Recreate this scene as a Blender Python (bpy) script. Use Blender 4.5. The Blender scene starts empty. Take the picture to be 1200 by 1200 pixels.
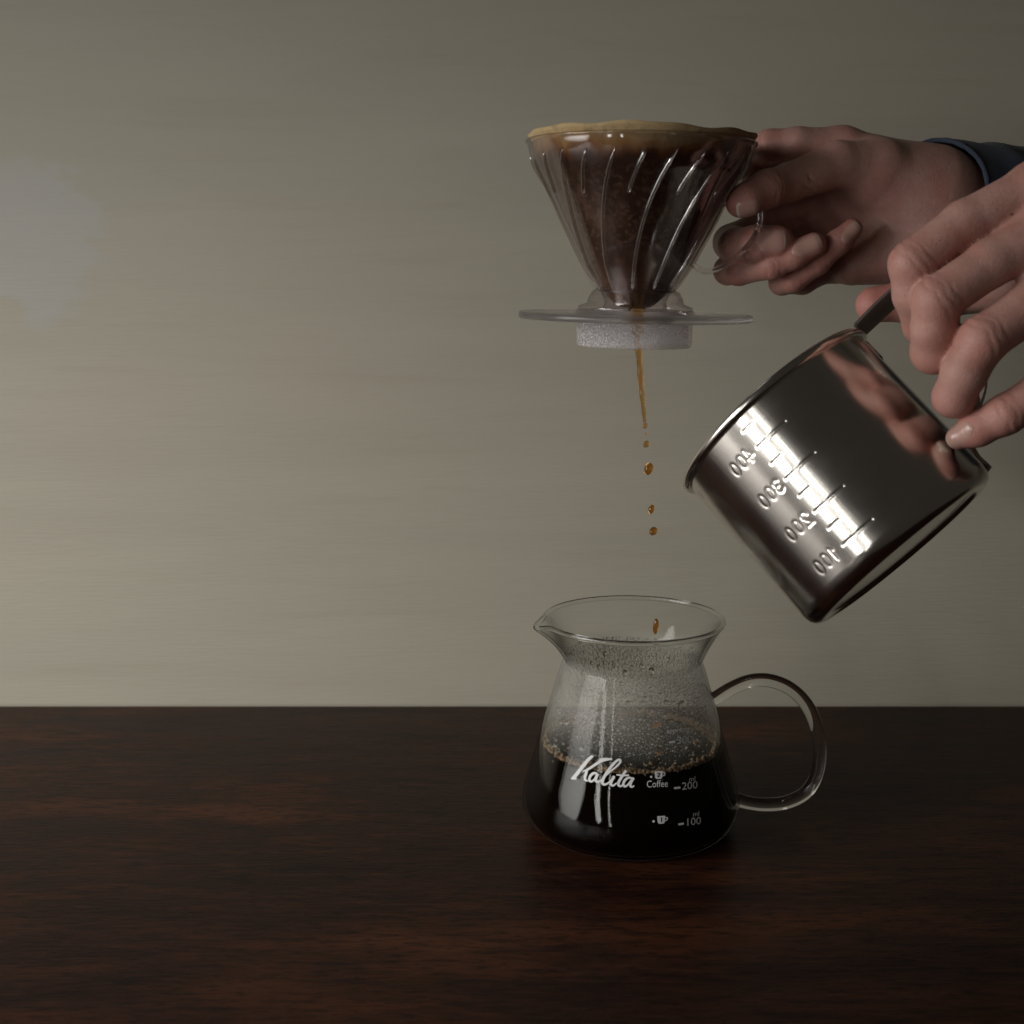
import bpy, bmesh, math, random
import numpy as np
from mathutils import Vector, Matrix

random.seed(7)
rng = np.random.default_rng(7)
scene = bpy.context.scene
COL = scene.collection
S = 0.001                                   # everything below is measured in millimetres

# ------------------------------------------------------------------ camera
FPX = 1550.0                                # focal length in pixels of a 1200 px frame
PITCH = math.radians(10.3)
CAM = np.array([0.0, -579.3, 251.5])
FWD = np.array([0, math.cos(PITCH), -math.sin(PITCH)])
UP = np.array([0, math.sin(PITCH), math.cos(PITCH)])
RIGHT = np.array([1.0, 0, 0])
cam_d = bpy.data.cameras.new('camera')
cam = bpy.data.objects.new('camera', cam_d)
COL.objects.link(cam)
cam.location = tuple(CAM * S)
cam.rotation_euler = (math.pi / 2 - PITCH, 0, 0)
cam_d.sensor_width = 36
cam_d.lens = FPX / 1200 * 36
cam_d.clip_start = 0.01
cam_d.clip_end = 50
cam_d.dof.use_dof = True
cam_d.dof.focus_distance = 0.585
cam_d.dof.aperture_fstop = 13
scene.camera = cam

# ------------------------------------------------------------------ world and lamps
w = bpy.data.worlds.new('World')
scene.world = w
w.use_nodes = True
w.node_tree.nodes['Background'].inputs[0].default_value = (1.0, 0.90, 0.76, 1)
w.node_tree.nodes['Background'].inputs[1].default_value = 0.026


def area(name, loc, target, sx, sy, power, col, spread=180):
    l = bpy.data.lights.new(name, 'AREA')
    l.shape = 'RECTANGLE'
    l.size, l.size_y = sx, sy
    l.energy = power
    l.color = col
    l.spread = math.radians(spread)
    o = bpy.data.objects.new(name, l)
    COL.objects.link(o)
    o.location = loc
    o.rotation_euler = (Vector(target) - Vector(loc)).to_track_quat('-Z', 'Z').to_euler()
    return o


# a window at the camera's left, three sashes side by side
LC = (1.0, 0.975, 0.93)
WIN = [((-0.94, -0.36, 0.26), 0.70, 0.52, 2.75, 82), ((-0.675, -0.755, 0.25), 0.080, 0.50, 0.60, 100), ((-0.465, -0.91, 0.25), 0.035, 0.50, 0.20, 100)]
for i, (loc, sx, sy, pw, sp) in enumerate(WIN):
    area('window_light', loc, (-0.03, 0.05, -0.17), sx, sy, pw, LC, sp)

scene.view_settings.view_transform = 'Standard'
scene.view_settings.look = 'None'
scene.view_settings.exposure = 0
scene.view_settings.gamma = 1
scene.render.engine = 'CYCLES'
cy = scene.cycles
cy.use_denoising = True
cy.max_bounces = 16
cy.transmission_bounces = 12
cy.glossy_bounces = 6
cy.diffuse_bounces = 4
cy.transparent_max_bounces = 32
cy.caustics_reflective = False
cy.sample_clamp_indirect = 4.0


# ------------------------------------------------------------------ helpers
def P(px, py, d):
    return CAM + d * (FWD + (px - 600) / FPX * RIGHT + (600 - py) / FPX * UP)


def ray(px, py):
    v = FWD + (px - 600) / FPX * RIGHT + (600 - py) / FPX * UP
    return v / np.linalg.norm(v)


def at_y(px, py, y=0.0):
    r = ray(px, py)
    return CAM + r * ((y - CAM[1]) / r[1])


def nrm(v):
    v = np.asarray(v, float)
    return v / np.linalg.norm(v)


def mesh_obj(name, verts, faces, mat=None, parent=None, smooth=True, loc=None, scale=S):
    """one mesh object from world-mm coordinates (or local when loc is given)"""
    me = bpy.data.meshes.new(name)
    v = np.asarray(verts, float) * scale
    me.from_pydata([tuple(x) for x in v], [], [tuple(int(i) for i in f) for f in faces])
    if smooth:
        me.polygons.foreach_set('use_smooth', [True] * len(me.polygons))
    me.update()
    o = bpy.data.objects.new(name, me)
    COL.objects.link(o)
    if mat:
        me.materials.append(mat)
    if parent:
        o.parent = parent
    return o


def empty(name, loc=(0, 0, 0)):
    o = bpy.data.objects.new(name, None)
    COL.objects.link(o)
    o.empty_display_size = 0.01
    o.location = loc
    return o


def tag(o, label=None, cat=None, group=None, kind=None):
    if label: o['label'] = label
    if cat: o['category'] = cat
    if group: o['group'] = group
    if kind: o['kind'] = kind
    return o


def reparent(o, parent):
    """parent while keeping the world position"""
    o.parent = parent
    m = Matrix.LocRotScale(parent.location, parent.rotation_euler, parent.scale)
    o.matrix_parent_inverse = m.inverted()


def lathe(profile, n=96, close=True, cap=False):
    """profile [(r, z)], closed loop of the section when close"""
    v, f = [], []
    m = len(profile)
    for i in range(n):
        a = 2 * math.pi * i / n
        c, s = math.cos(a), math.sin(a)
        for r, z in profile:
            v.append((r * c, r * s, z))
    for i in range(n):
        j = (i + 1) % n
        for k in range(m if close else m - 1):
            l = (k + 1) % m
            f.append((i * m + k, j * m + k, j * m + l, i * m + l))
    return np.array(v), f


def catmull(pts, n=8, closed=False):
    p = np.asarray(pts, float)
    out = []
    N = len(p)
    seg = N if closed else N - 1
    for i in range(seg):
        if closed:
            a, b, c, d = p[(i - 1) % N], p[i], p[(i + 1) % N], p[(i + 2) % N]
        else:
            b, c = p[i], p[i + 1]
            a = p[i - 1] if i > 0 else 2 * b - c
            d = p[i + 2] if i + 2 < N else 2 * c - b
        for k in range(n):
            t = k / n
            out.append(0.5 * ((2 * b) + (c - a) * t + (2 * a - 5 * b + 4 * c - d) * t * t + (3 * b - a - 3 * c + d) * t ** 3))
    if not closed:
        out.append(p[-1])
    return np.array(out)


def sweep(path, section, refdir, cap=True):
    """sweep a closed 2D section [(a, b)] along path; a runs along refdir, b along the path's side. section may be a function of t"""
    path = np.asarray(path, float)
    n = len(path)
    v, f = [], []
    m = None
    for i in range(n):
        t = path[min(i + 1, n - 1)] - path[max(i - 1, 0)]
        t = nrm(t)
        a = refdir(i / (n - 1)) if callable(refdir) else np.asarray(refdir, float)
        a = nrm(a - t * np.dot(a, t))
        b = np.cross(t, a)
        sec = section(i / (n - 1)) if callable(section) else section
        m = len(sec)
        for (x, y) in sec:
            v.append(path[i] + a * x + b * y)
    for i in range(n - 1):
        for k in range(m):
            l = (k + 1) % m
            f.append((i * m + k, i * m + l, (i + 1) * m + l, (i + 1) * m + k))
    if cap:
        f.append(tuple(range(m))[::-1])
        f.append(tuple((n - 1) * m + k for k in range(m)))
    return np.array(v), f


def circle(r, n=12, ry=None):
    ry = r if ry is None else ry
    return [(r * math.cos(2 * math.pi * k / n), ry * math.sin(2 * math.pi * k / n)) for k in range(n)]


def rrect(wd, h, r, n=4):
    out = []
    for cx, cy_, a0 in ((wd / 2 - r, h / 2 - r, 0), (-wd / 2 + r, h / 2 - r, 90), (-wd / 2 + r, -h / 2 + r, 180), (wd / 2 - r, -h / 2 + r, 270)):
        for k in range(n + 1):
            a = math.radians(a0 + 90 * k / n)
            out.append((cx + r * math.cos(a), cy_ + r * math.sin(a)))
    return out


def interp_profile(prof):
    z = np.array([p[1] for p in prof], float)
    r = np.array([p[0] for p in prof], float)
    o = np.argsort(z)
    return lambda q: np.interp(q, z[o], r[o])


# ------------------------------------------------------------------ materials
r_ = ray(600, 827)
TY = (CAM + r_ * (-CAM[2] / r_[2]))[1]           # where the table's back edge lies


class Mat:
    def __init__(self, name):
        self.m = bpy.data.materials.new(name)
        self.m.use_nodes = True
        self.nt = self.m.node_tree
        self.nt.nodes.clear()
        self.out = self.n('ShaderNodeOutputMaterial')

    def n(self, t, **kw):
        nd = self.nt.nodes.new(t)
        for k, v in kw.items():
            if k.startswith('_'):
                setattr(nd, k[1:], v)
            else:
                nd.inputs[k.replace('__', ' ')].default_value = v
        return nd

    def l(self, a, b):
        self.nt.links.new(a, b)

    def noise(self, vec, scale, detail=4, rough=.55, dist=0):
        nd = self.n('ShaderNodeTexNoise')
        nd.inputs['Scale'].default_value = scale
        nd.inputs['Detail'].default_value = detail
        nd.inputs['Roughness'].default_value = rough
        nd.inputs['Distortion'].default_value = dist
        if vec is not None:
            self.l(vec, nd.inputs['Vector'])
        return nd.outputs['Fac']

    def mapping(self, vec, scale=(1, 1, 1), loc=(0, 0, 0), rot=(0, 0, 0)):
        nd = self.n('ShaderNodeMapping')
        nd.inputs['Scale'].default_value = scale
        nd.inputs['Location'].default_value = loc
        nd.inputs['Rotation'].default_value = rot
        self.l(vec, nd.inputs['Vector'])
        return nd.outputs[0]

    def coord(self, kind='Object'):
        return self.n('ShaderNodeTexCoord').outputs[kind]

    def ramp(self, fac, stops, interp='LINEAR'):
        nd = self.n('ShaderNodeValToRGB')
        nd.color_ramp.interpolation = interp
        els = nd.color_ramp.elements
        els[0].position, els[0].color = stops[0][0], (*stops[0][1], 1)
        els[1].position, els[1].color = stops[-1][0], (*stops[-1][1], 1)
        for p, c in stops[1:-1]:
            e = els.new(p)
            e.color = (*c, 1)
        self.l(fac, nd.inputs['Fac'])
        return nd.outputs['Color']

    def mix(self, fac, a, b, mode='MIX'):
        nd = self.n('ShaderNodeMix', _data_type='RGBA', _blend_type=mode)
        for sock, val in ((nd.inputs[0], fac), (nd.inputs[6], a), (nd.inputs[7], b)):
            if hasattr(val, 'is_linked') or isinstance(val, bpy.types.NodeSocket):
                self.l(val, sock)
            elif isinstance(val, (int, float)):
                sock.default_value = val
            else:
                sock.default_value = (*val, 1)
        return nd.outputs[2]

    def math(self, op, a, b=None, clamp=False):
        nd = self.n('ShaderNodeMath', _operation=op, _use_clamp=clamp)
        for sock, val in ((nd.inputs[0], a), (nd.inputs[1], b)):
            if val is None: continue
            if isinstance(val, bpy.types.NodeSocket):
                self.l(val, sock)
            else:
                sock.default_value = val
        return nd.outputs[0]

    def smooth(self, val, lo, hi):
        nd = self.n('ShaderNodeMapRange', _interpolation_type='SMOOTHSTEP')
        self.l(val, nd.inputs[0])
        nd.inputs[1].default_value = lo
        nd.inputs[2].default_value = hi
        return nd.outputs[0]

    def bump(self, h, strength, dist):
        nd = self.n('ShaderNodeBump')
        nd.inputs['Strength'].default_value = strength
        nd.inputs['Distance'].default_value = dist
        self.l(h, nd.inputs['Height'])
        return nd.outputs[0]

    def principled(self, **kw):
        nd = self.n('ShaderNodeBsdfPrincipled')
        for k, v in kw.items():
            s = nd.inputs[k.replace('__', ' ')]
            if isinstance(v, bpy.types.NodeSocket):
                self.l(v, s)
            elif isinstance(v, tuple) and len(v) == 3 and s.type == 'RGBA':
                s.default_value = (*v, 1)
            else:
                s.default_value = v
        self.l(nd.outputs[0], self.out.inputs[0])
        return nd

    def sep(self, vec):
        nd = self.n('ShaderNodeSeparateXYZ')
        self.l(vec, nd.inputs[0])
        return nd.outputs


def mat_wall():
    M = Mat('birch_panel')
    g = M.n('ShaderNodeNewGeometry').outputs['Position']
    n1 = M.noise(M.mapping(g, (3.0, 1, 26)), 1.0, 5, .6, .4)
    n2 = M.noise(M.mapping(g, (5.0, 1, 8.5), (3, 0, 7)), 1.0, 3, .5)
    n3 = M.noise(M.mapping(g, (9, 1, 120), (1, 0, 2)), 1.0, 4, .6)
    c = M.ramp(n1, [(.25, (.372, .346, .282)), (.5, (.392, .365, .298)), (.75, (.412, .384, .314))])
    c = M.mix(M.math('MULTIPLY', M.smooth(n2, .48, .72), .24), c, (.415, .350, .288))
    c = M.mix(M.math('MULTIPLY', M.smooth(n2, .50, .28), .24), c, (.350, .350, .285))
    c = M.mix(M.math('MULTIPLY', M.smooth(n3, .50, .72), .13), c, (.30, .25, .18))
    # a paler blue-grey patch with a ragged edge at the far left of the panel
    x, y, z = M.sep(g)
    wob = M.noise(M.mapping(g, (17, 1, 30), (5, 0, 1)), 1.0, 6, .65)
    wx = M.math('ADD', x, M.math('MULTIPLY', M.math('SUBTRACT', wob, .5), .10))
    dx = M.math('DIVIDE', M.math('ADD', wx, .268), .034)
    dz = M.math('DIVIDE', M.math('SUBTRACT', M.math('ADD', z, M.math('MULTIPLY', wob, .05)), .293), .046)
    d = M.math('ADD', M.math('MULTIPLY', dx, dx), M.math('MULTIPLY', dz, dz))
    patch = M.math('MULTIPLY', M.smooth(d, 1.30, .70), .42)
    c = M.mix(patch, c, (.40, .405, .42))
    fine = M.noise(M.mapping(g, (60, 1, 900)), 1.0, 3)
    M.principled(Base__Color=c, Roughness=.62, Normal=M.bump(fine, .22, .0008))
    return M.m


def mat_table():
    M = Mat('dark_stained_wood')
    g = M.n('ShaderNodeNewGeometry').outputs['Position']
    warp = M.noise(M.mapping(g, (2.5, 8, 1)), 1.0, 3)
    nd = M.n('ShaderNodeVectorMath', _operation='ADD')
    M.l(g, nd.inputs[0])
    cmb = M.n('ShaderNodeCombineXYZ')
    M.l(M.math('MULTIPLY', M.math('SUBTRACT', warp, .5), .06), cmb.inputs[1])
    M.l(cmb.outputs[0], nd.inputs[1])
    gv = nd.outputs[0]
    n1 = M.noise(M.mapping(gv, (7.0, 50, 1)), 1.0, 6, .65)
    n2 = M.noise(M.mapping(gv, (5.0, 16, 1), (2.9, 1.25, 0)), 1.0, 4, .6)
    n3 = M.noise(M.mapping(g, (120, 560, 1)), 1.0, 4, .7)
    n4 = M.noise(M.mapping(g, (22, 120, 1), (4, 0, 0)), 1.0, 4, .7)
    c = M.ramp(n1, [(.28, (.0100, .0042, .0034)), (.5, (.0250, .0092, .0060)), (.75, (.050, .0170, .0085))])
    c = M.mix(M.math('MULTIPLY', M.smooth(n2, .46, .76), .55), c, (.115, .040, .0150))
    c = M.mix(M.math('MULTIPLY', M.smooth(n3, .50, .66), .75), c, (.0045, .003, .0028))
    c = M.mix(M.math('MULTIPLY', M.smooth(n4, .62, .72), .5), c, (.07, .026, .011))
    n5 = M.noise(M.mapping(g, (38, 230, 1), (7, 3, 0)), 1.0, 5, .7)
    c = M.mix(M.math('MULTIPLY', M.smooth(n5, .50, .64), .7), c, (.006, .0038, .0035))
    c = M.mix(M.math('MULTIPLY', M.smooth(n5, .46, .30), .35), c, (.085, .032, .015))
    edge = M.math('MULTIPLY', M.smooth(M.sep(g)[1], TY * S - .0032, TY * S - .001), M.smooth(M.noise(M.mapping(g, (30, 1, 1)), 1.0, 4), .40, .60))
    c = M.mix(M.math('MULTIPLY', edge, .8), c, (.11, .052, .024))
    r = M.math('ADD', .27, M.math('MULTIPLY', n2, .16))
    M.principled(Base__Color=c, Roughness=r, Specular__IOR__Level=.085, Normal=M.bump(n3, .28, .0006))
    return M.m


def thin_glass(name, tint, edge, rough=.01, fog=None, f0=.045, power=4.5):
    M = Mat(name)
    lw = M.n('ShaderNodeLayerWeight')
    lw.inputs['Blend'].default_value = .5
    fc = lw.outputs['Facing']
    fr = M.math('ADD', f0, M.math('MULTIPLY', M.math('POWER', fc, power), .85), True)
    tr = M.n('ShaderNodeBsdfTransparent')
    M.l(M.mix(M.math('POWER', fc, 3.2), tint, edge), tr.inputs[0])
    gl = M.n('ShaderNodeBsdfGlossy')
    gl.inputs['Roughness'].default_value = rough
    base = tr.outputs[0]
    if fog:
        z = M.sep(M.coord('Object'))[2]
        nz = M.math('MULTIPLY', M.math('ADD', M.noise(M.coord('Object'), 900, 3), .25), M.math('MULTIPLY', M.noise(M.coord('Object'), 60, 3), 1.9))
        m = M.math('MULTIPLY', M.smooth(z, fog[0], fog[0] + .026), M.smooth(z, fog[1], fog[1] - .008))
        amt = M.math('MULTIPLY', m, M.math('MULTIPLY', M.math('ADD', nz, .3), fog[2]))
        df = M.n('ShaderNodeBsdfDiffuse')
        df.inputs[0].default_value = (.8, .77, .71, 1)
        tl = M.n('ShaderNodeBsdfTranslucent')
        tl.inputs[0].default_value = (.8, .77, .71, 1)
        ad = M.n('ShaderNodeMixShader', Fac=.5)
        M.l(df.outputs[0], ad.inputs[1]); M.l(tl.outputs[0], ad.inputs[2])
        mx0 = M.n('ShaderNodeMixShader')
        M.l(amt, mx0.inputs[0]); M.l(base, mx0.inputs[1]); M.l(ad.outputs[0], mx0.inputs[2])
        base = mx0.outputs[0]
    mx = M.n('ShaderNodeMixShader')
    M.l(fr, mx.inputs[0]); M.l(base, mx.inputs[1]); M.l(gl.outputs[0], mx.inputs[2])
    M.l(mx.outputs[0], M.out.inputs[0])
    return M.m


def solid_glass(name, col, rough=0.0, ior=1.48):
    M = Mat(name)
    M.principled(Base__Color=col, Roughness=rough, IOR=ior, Transmission__Weight=1.0)
    return M.m


def mat_frosted():
    M = Mat('frosted_clear_plastic')
    o = M.coord('Object')
    n = M.noise(o, 1300, 3, .75)
    tr = M.n('ShaderNodeBsdfTransparent')
    tr.inputs[0].default_value = (.94, .925, .94, 1)
    df = M.n('ShaderNodeBsdfDiffuse')
    df.inputs[0].default_value = (.85, .84, .86, 1)
    gl = M.n('ShaderNodeBsdfGlossy')
    gl.inputs['Roughness'].default_value = .22
    M.l(M.bump(n, 1.0, .0012), gl.inputs['Normal'])
    a = M.n('ShaderNodeMixShader')
    M.l(M.math('MULTIPLY', M.smooth(n, .35, .68), .42), a.inputs[0])
    M.l(tr.outputs[0], a.inputs[1]); M.l(df.outputs[0], a.inputs[2])
    b = M.n('ShaderNodeMixShader')
    b.inputs[0].default_value = .10
    M.l(a.outputs[0], b.inputs[1]); M.l(gl.outputs[0], b.inputs[2])
    M.l(b.outputs[0], M.out.inputs[0])
    return M.m


def mat_filter():
    M = Mat('coffee_soaked_paper')
    o = M.coord('Object')
    x, y, z = M.sep(o)
    n = M.noise(M.mapping(o, (1, 1, .35)), 70, 5, .6)
    n2 = M.noise(M.mapping(o, (1, 1, 1)), 190, 3, .6)
    zz = M.math('ADD', z, M.math('MULTIPLY', M.math('SUBTRACT', n, .5), .014))
    # height in metres above the plate of the dripper
    c = M.ramp(M.n('ShaderNodeMapRange').outputs[0], [(0, (0, 0, 0)), (1, (1, 1, 1))])
    mr = M.n('ShaderNodeMapRange')
    mr.inputs[1].default_value = .0590
    mr.inputs[2].default_value = .0750
    M.l(zz, mr.inputs[0])
    c = M.ramp(mr.outputs[0], [(0, (.050, .026, .016)), (.40, (.052, .025, .014)), (.55, (.13, .052, .014)), (.74, (.30, .155, .045)), (.88, (.37, .245, .105)), (1, (.41, .295, .15))])
    c = M.mix(M.math('MULTIPLY', M.smooth(n2, .5, .75), .35), c, (.030, .0125, .006), 'MIX')
    n3 = M.noise(M.mapping(o, (1, 1, .6), (.3, .1, .2)), 55, 4, .65)
    wet = M.smooth(zz, .066, .058)
    c = M.mix(M.math('MULTIPLY', M.math('MULTIPLY', M.smooth(n3, .50, .72), wet), .7), c, (.15, .095, .064))
    vg = M.n('ShaderNodeTexVoronoi')
    vg.inputs['Scale'].default_value = 720
    M.l(o, vg.inputs['Vector'])
    c = M.mix(M.math('MULTIPLY', M.math('MULTIPLY', M.smooth(M.sep(vg.outputs['Color'])[0], .45, .95), wet), .5), c, (.17, .108, .073))
    c = M.mix(M.math('MULTIPLY', M.smooth(z, .034, .012), .75), c, (.11, .048, .017))
    rg = M.ramp(mr.outputs[0], [(0, (.34, .34, .34)), (.5, (.45, .45, .45)), (.8, (.85, .85, .85))])
    M.principled(Base__Color=c, Roughness=rg, Normal=M.bump(n2, .35, .0008), Subsurface__Weight=0.0)
    return M.m


def mat_coffee():
    M = Mat('black_coffee')
    M.principled(Base__Color=(.0025, .0011, .0006), Roughness=.04, IOR=1.33, Specular__IOR__Level=.2)
    return M.m


def mat_simple(name, col, rough, **kw):
    M = Mat(name)
    M.principled(Base__Color=col, Roughness=rough, **kw)
    return M.m


def mat_steel(extra=0.0):
    M = Mat('polished_stainless_steel' if not extra else 'satin_stainless_steel')
    o = M.coord('Object')
    n = M.noise(M.mapping(o, (1, 1, .08)), 700, 3, .6)
    n2 = M.noise(o, 45, 3, .6)
    r = M.math('ADD', .125 + extra, M.math('MULTIPLY', n2, .12))
    M.principled(Base__Color=(.70, .665, .62), Metallic=1.0, Roughness=r, Normal=M.bump(n, .05, .0003))
    return M.m


def mat_skin():
    M = Mat('skin')
    o = M.coord('Object')
    fl = M.n('ShaderNodeAttribute', _attribute_name='flush').outputs['Fac']
    n1 = M.noise(o, 110, 4, .6)
    n2 = M.noise(o, 420, 3, .6)
    c = M.ramp(n1, [(.30, (.42, .228, .186)), (.55, (.475, .270, .226)), (.75, (.505, .310, .262))])
    n6 = M.noise(M.mapping(o, (1, 1, 1), (3, 1, 2)), 55, 3, .6)
    c = M.mix(M.math('MULTIPLY', M.smooth(n6, .48, .70), .45), c, (.43, .175, .14))
    c = M.mix(M.math('MULTIPLY', fl, .72), c, (.44, .150, .125))
    c = M.mix(M.math('MULTIPLY', M.smooth(n2, .56, .8), .22), c, (.30, .12, .08))
    vor = M.n('ShaderNodeTexVoronoi', _feature='DISTANCE_TO_EDGE')
    vor.inputs['Scale'].default_value = 900
    M.l(o, vor.inputs['Vector'])
    hgt = M.math('ADD', M.math('MULTIPLY', M.smooth(vor.outputs['Distance'], 0, .12), .6), M.math('MULTIPLY', n2, 1.1))
    M.principled(Base__Color=c, Roughness=M.math('ADD', .40, M.math('MULTIPLY', n2, .18)), Normal=M.bump(M.math('ADD', hgt, M.math('MULTIPLY', M.noise(o, 150, 3, .5), 1.0)), .30, .0006),
                 Subsurface__Weight=.22, Subsurface__Radius=(1.0, .35, .2), Subsurface__Scale=.0022, Specular__IOR__Level=.42)
    return M.m


def mat_denim():
    M = Mat('dark_denim')
    o = M.coord('Object')
    wv = M.n('ShaderNodeTexWave', _wave_type='BANDS', _bands_direction='DIAGONAL')
    wv.inputs['Scale'].default_value = 620
    wv.inputs['Distortion'].default_value = 1.2
    M.l(o, wv.inputs['Vector'])
    n = M.noise(o, 130, 4, .65)
    n2 = M.noise(o, 1500, 2)
    c = M.ramp(n, [(.3, (.016, .024, .046)), (.7, (.034, .050, .090))])
    c = M.mix(M.math('MULTIPLY', n2, .35), c, (.075, .09, .13))
    M.principled(Base__Color=c, Roughness=.9, Normal=M.bump(wv.outputs['Fac'], .4, .0004), Sheen__Weight=.15)
    return M.m


MAT = dict(
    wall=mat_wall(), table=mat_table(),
    glass=thin_glass('clear_glass', (.965, .97, .965), (.50, .51, .50), fog=(.0388, .0850, .19), f0=.008),
    dripper=thin_glass('clear_plastic', (.955, .935, .945), (.50, .46, .46), rough=.05, f0=.085, power=3.6),
    rib=thin_glass('clear_plastic_rib', (.93, .90, .87), (.42, .36, .32), rough=.05, f0=.20, power=2.6),
    rod=solid_glass('glass_rod', (.99, .99, .985), 0, 1.36),
    plastic=solid_glass('solid_clear_plastic', (.93, .90, .92), .03, 1.49),
    frosted=mat_frosted(), plate=solid_glass('satin_clear_plastic', (.97, .94, .965), .28, 1.36), water=solid_glass('water_bead', (1, 1, 1), 0, 1.33),
    filter=mat_filter(), coffee=mat_coffee(),
    amber=solid_glass('thin_coffee', (.80, .50, .19), .02, 1.33),
    drop=solid_glass('coffee_drop', (.62, .28, .055), .02, 1.33),
    foam=mat_simple('coffee_foam', (.28, .19, .115), .22, Transmission__Weight=.3, IOR=1.2),
    grounds=mat_simple('wet_coffee_grounds', (.018, .009, .006), .6),
    print=mat_simple('grey_screen_print', (.56, .56, .57), .55),
    steel=mat_steel(), satin=mat_steel(.17), skin=mat_skin(), denim=mat_denim(),
    hem=mat_simple('denim_hem', (.036, .046, .072), .95),
    nail=mat_simple('fingernail', (.46, .275, .23), .24, Subsurface__Weight=.1, Subsurface__Scale=.001),
    nail_edge=mat_simple('fingernail_edge', (.58, .46, .38), .35),
)

# ------------------------------------------------------------------ setting: panel wall and table


def box(x0, x1, y0, y1, z0, z1):
    v = [(x0, y0, z0), (x1, y0, z0), (x1, y1, z0), (x0, y1, z0), (x0, y0, z1), (x1, y0, z1), (x1, y1, z1), (x0, y1, z1)]
    f = [(0, 3, 2, 1), (4, 5, 6, 7), (0, 1, 5, 4), (1, 2, 6, 5), (2, 3, 7, 6), (3, 0, 4, 7)]
    return v, f


def bevelled(name, b, mat, wd):
    v, f = box(*b)
    o = mesh_obj(name, v, f, mat, smooth=False)
    m = o.modifiers.new('bevel', 'BEVEL')
    m.width = wd * S
    m.segments = 4
    return o


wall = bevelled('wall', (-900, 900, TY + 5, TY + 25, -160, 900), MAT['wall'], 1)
tag(wall, 'pale plywood panel wall behind the dark table', 'wall', kind='structure')
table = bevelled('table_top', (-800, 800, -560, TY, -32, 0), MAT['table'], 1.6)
tag(table, 'dark brown stained wooden table top', 'table', kind='structure')

# ------------------------------------------------------------------ coffee server (glass carafe)
X0 = 54.8
OUT = [(0, 0.0), (40, 0.0), (44, .7), (47.3, 3.2), (49.4, 7), (50, 11), (49.4, 16), (47.6, 23), (45.2, 31), (42.8, 39), (40.2, 48), (37.6, 57), (35.2, 65), (33.4, 71), (31.9, 75.4), (31.6, 76.8), (32.6, 79.4), (35.0, 84.5), (37.6, 89), (39.8, 92.6), (40.9, 94.2)]
OUT = [(r, z * 1.02) for r, z in OUT]
OC = catmull(OUT[1:], 4)
outer_r = interp_profile([(r, z) for r, z in OC])
TH = 1.5
inner = []
for i, (r, z) in enumerate(OC):
    t = OC[min(i + 1, len(OC) - 1)] - OC[max(i - 1, 0)]
    t = nrm(t)
    inner.append((r - t[1] * TH, z + t[0] * TH))
inner = np.array(inner)
inner = inner[(inner[:, 1] > 1.4)]
inner_r = interp_profile([(r, z) for r, z in inner])
sect = [(0.01, 0.0)] + [tuple(p) for p in OC]
lip_c = ((OC[-1][0] + inner[-1][0]) / 2, (OC[-1][1] + inner[-1][1]) / 2)
sect += [(lip_c[0] + .7, lip_c[1] + .85), (lip_c[0] - .2, lip_c[1] + 1.0)]
sect += [tuple(p) for p in inner[::-1]] + [(0.01, 1.5)]
v, f = lathe(sect, 128, close=False)


def spout(v):
    v = v.copy()
    az = np.degrees(np.arctan2(v[:, 1], v[:, 0]))
    da = (az - (-172) + 180) % 360 - 180
    hgt = np.clip((v[:, 2] - 78) / 17, 0, 1)
    g = np.exp(-(da / 9) ** 2) * hgt ** 1.8
    g2 = np.exp(-(da / 26) ** 2) * hgt
    r = np.hypot(v[:, 0], v[:, 1])
    k = (r + 4.4 * g - .25 * (g2 - g)) / np.maximum(r, 1e-6)
    v[:, 0] *= k
    v[:, 1] *= k
    v[:, 2] -= 2.2 * g
    return v


server = empty('coffee_server', (X0 * S, 0, 0.0003))
tag(server, 'clear glass coffee server with loop handle, half full of black coffee, standing on the table', 'coffee server')
mesh_obj('glass_body', spout(v), f, MAT['glass'], server)
t_ = np.linspace(0, 2 * math.pi, 129)[:-1]
rim_c = spout(np.stack([lip_c[0] * np.cos(t_), lip_c[0] * np.sin(t_), np.full(128, lip_c[1] + .2)], 1))
rv, rf = [], []
for i in range(128):
    t = nrm(rim_c[(i + 1) % 128] - rim_c[i - 1])
    o_ = nrm(np.cross(t, (0, 0, 1)))
    for q in range(10):
        g_ = 2 * math.pi * q / 10
        rv.append(rim_c[i] + (o_ * math.cos(g_) + np.array([0, 0, 1.0]) * math.sin(g_)) * 1.15)
    for q in range(10):
        rf.append((i * 10 + q, ((i + 1) % 128) * 10 + q, ((i + 1) % 128) * 10 + (q + 1) % 10, i * 10 + (q + 1) % 10))
mesh_obj('rim', rv, rf, MAT['rod'], server)
hp = [(828, 823), (838, 819), (856, 808), (878, 799), (901, 798), (925, 807), (944, 825), (956, 850), (961, 880), (956, 910), (943, 930), (921, 941), (897, 943.5), (876, 941), (862, 937), (856, 935.5)]
path = np.array([at_y(px, py, 0) for px, py in hp])
path[:, 0] -= X0
path = catmull(path, 6)


def hsec(t):
    r = 3.15 + 1.0 * math.exp(-(t / .03) ** 2) + 1.0 * math.exp(-((1 - t) / .03) ** 2)
    return circle(r, 20)


hv, hf = sweep(path, hsec, (0, 1, 0))
mesh_obj('handle', hv, hf, MAT['rod'], server)


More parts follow.
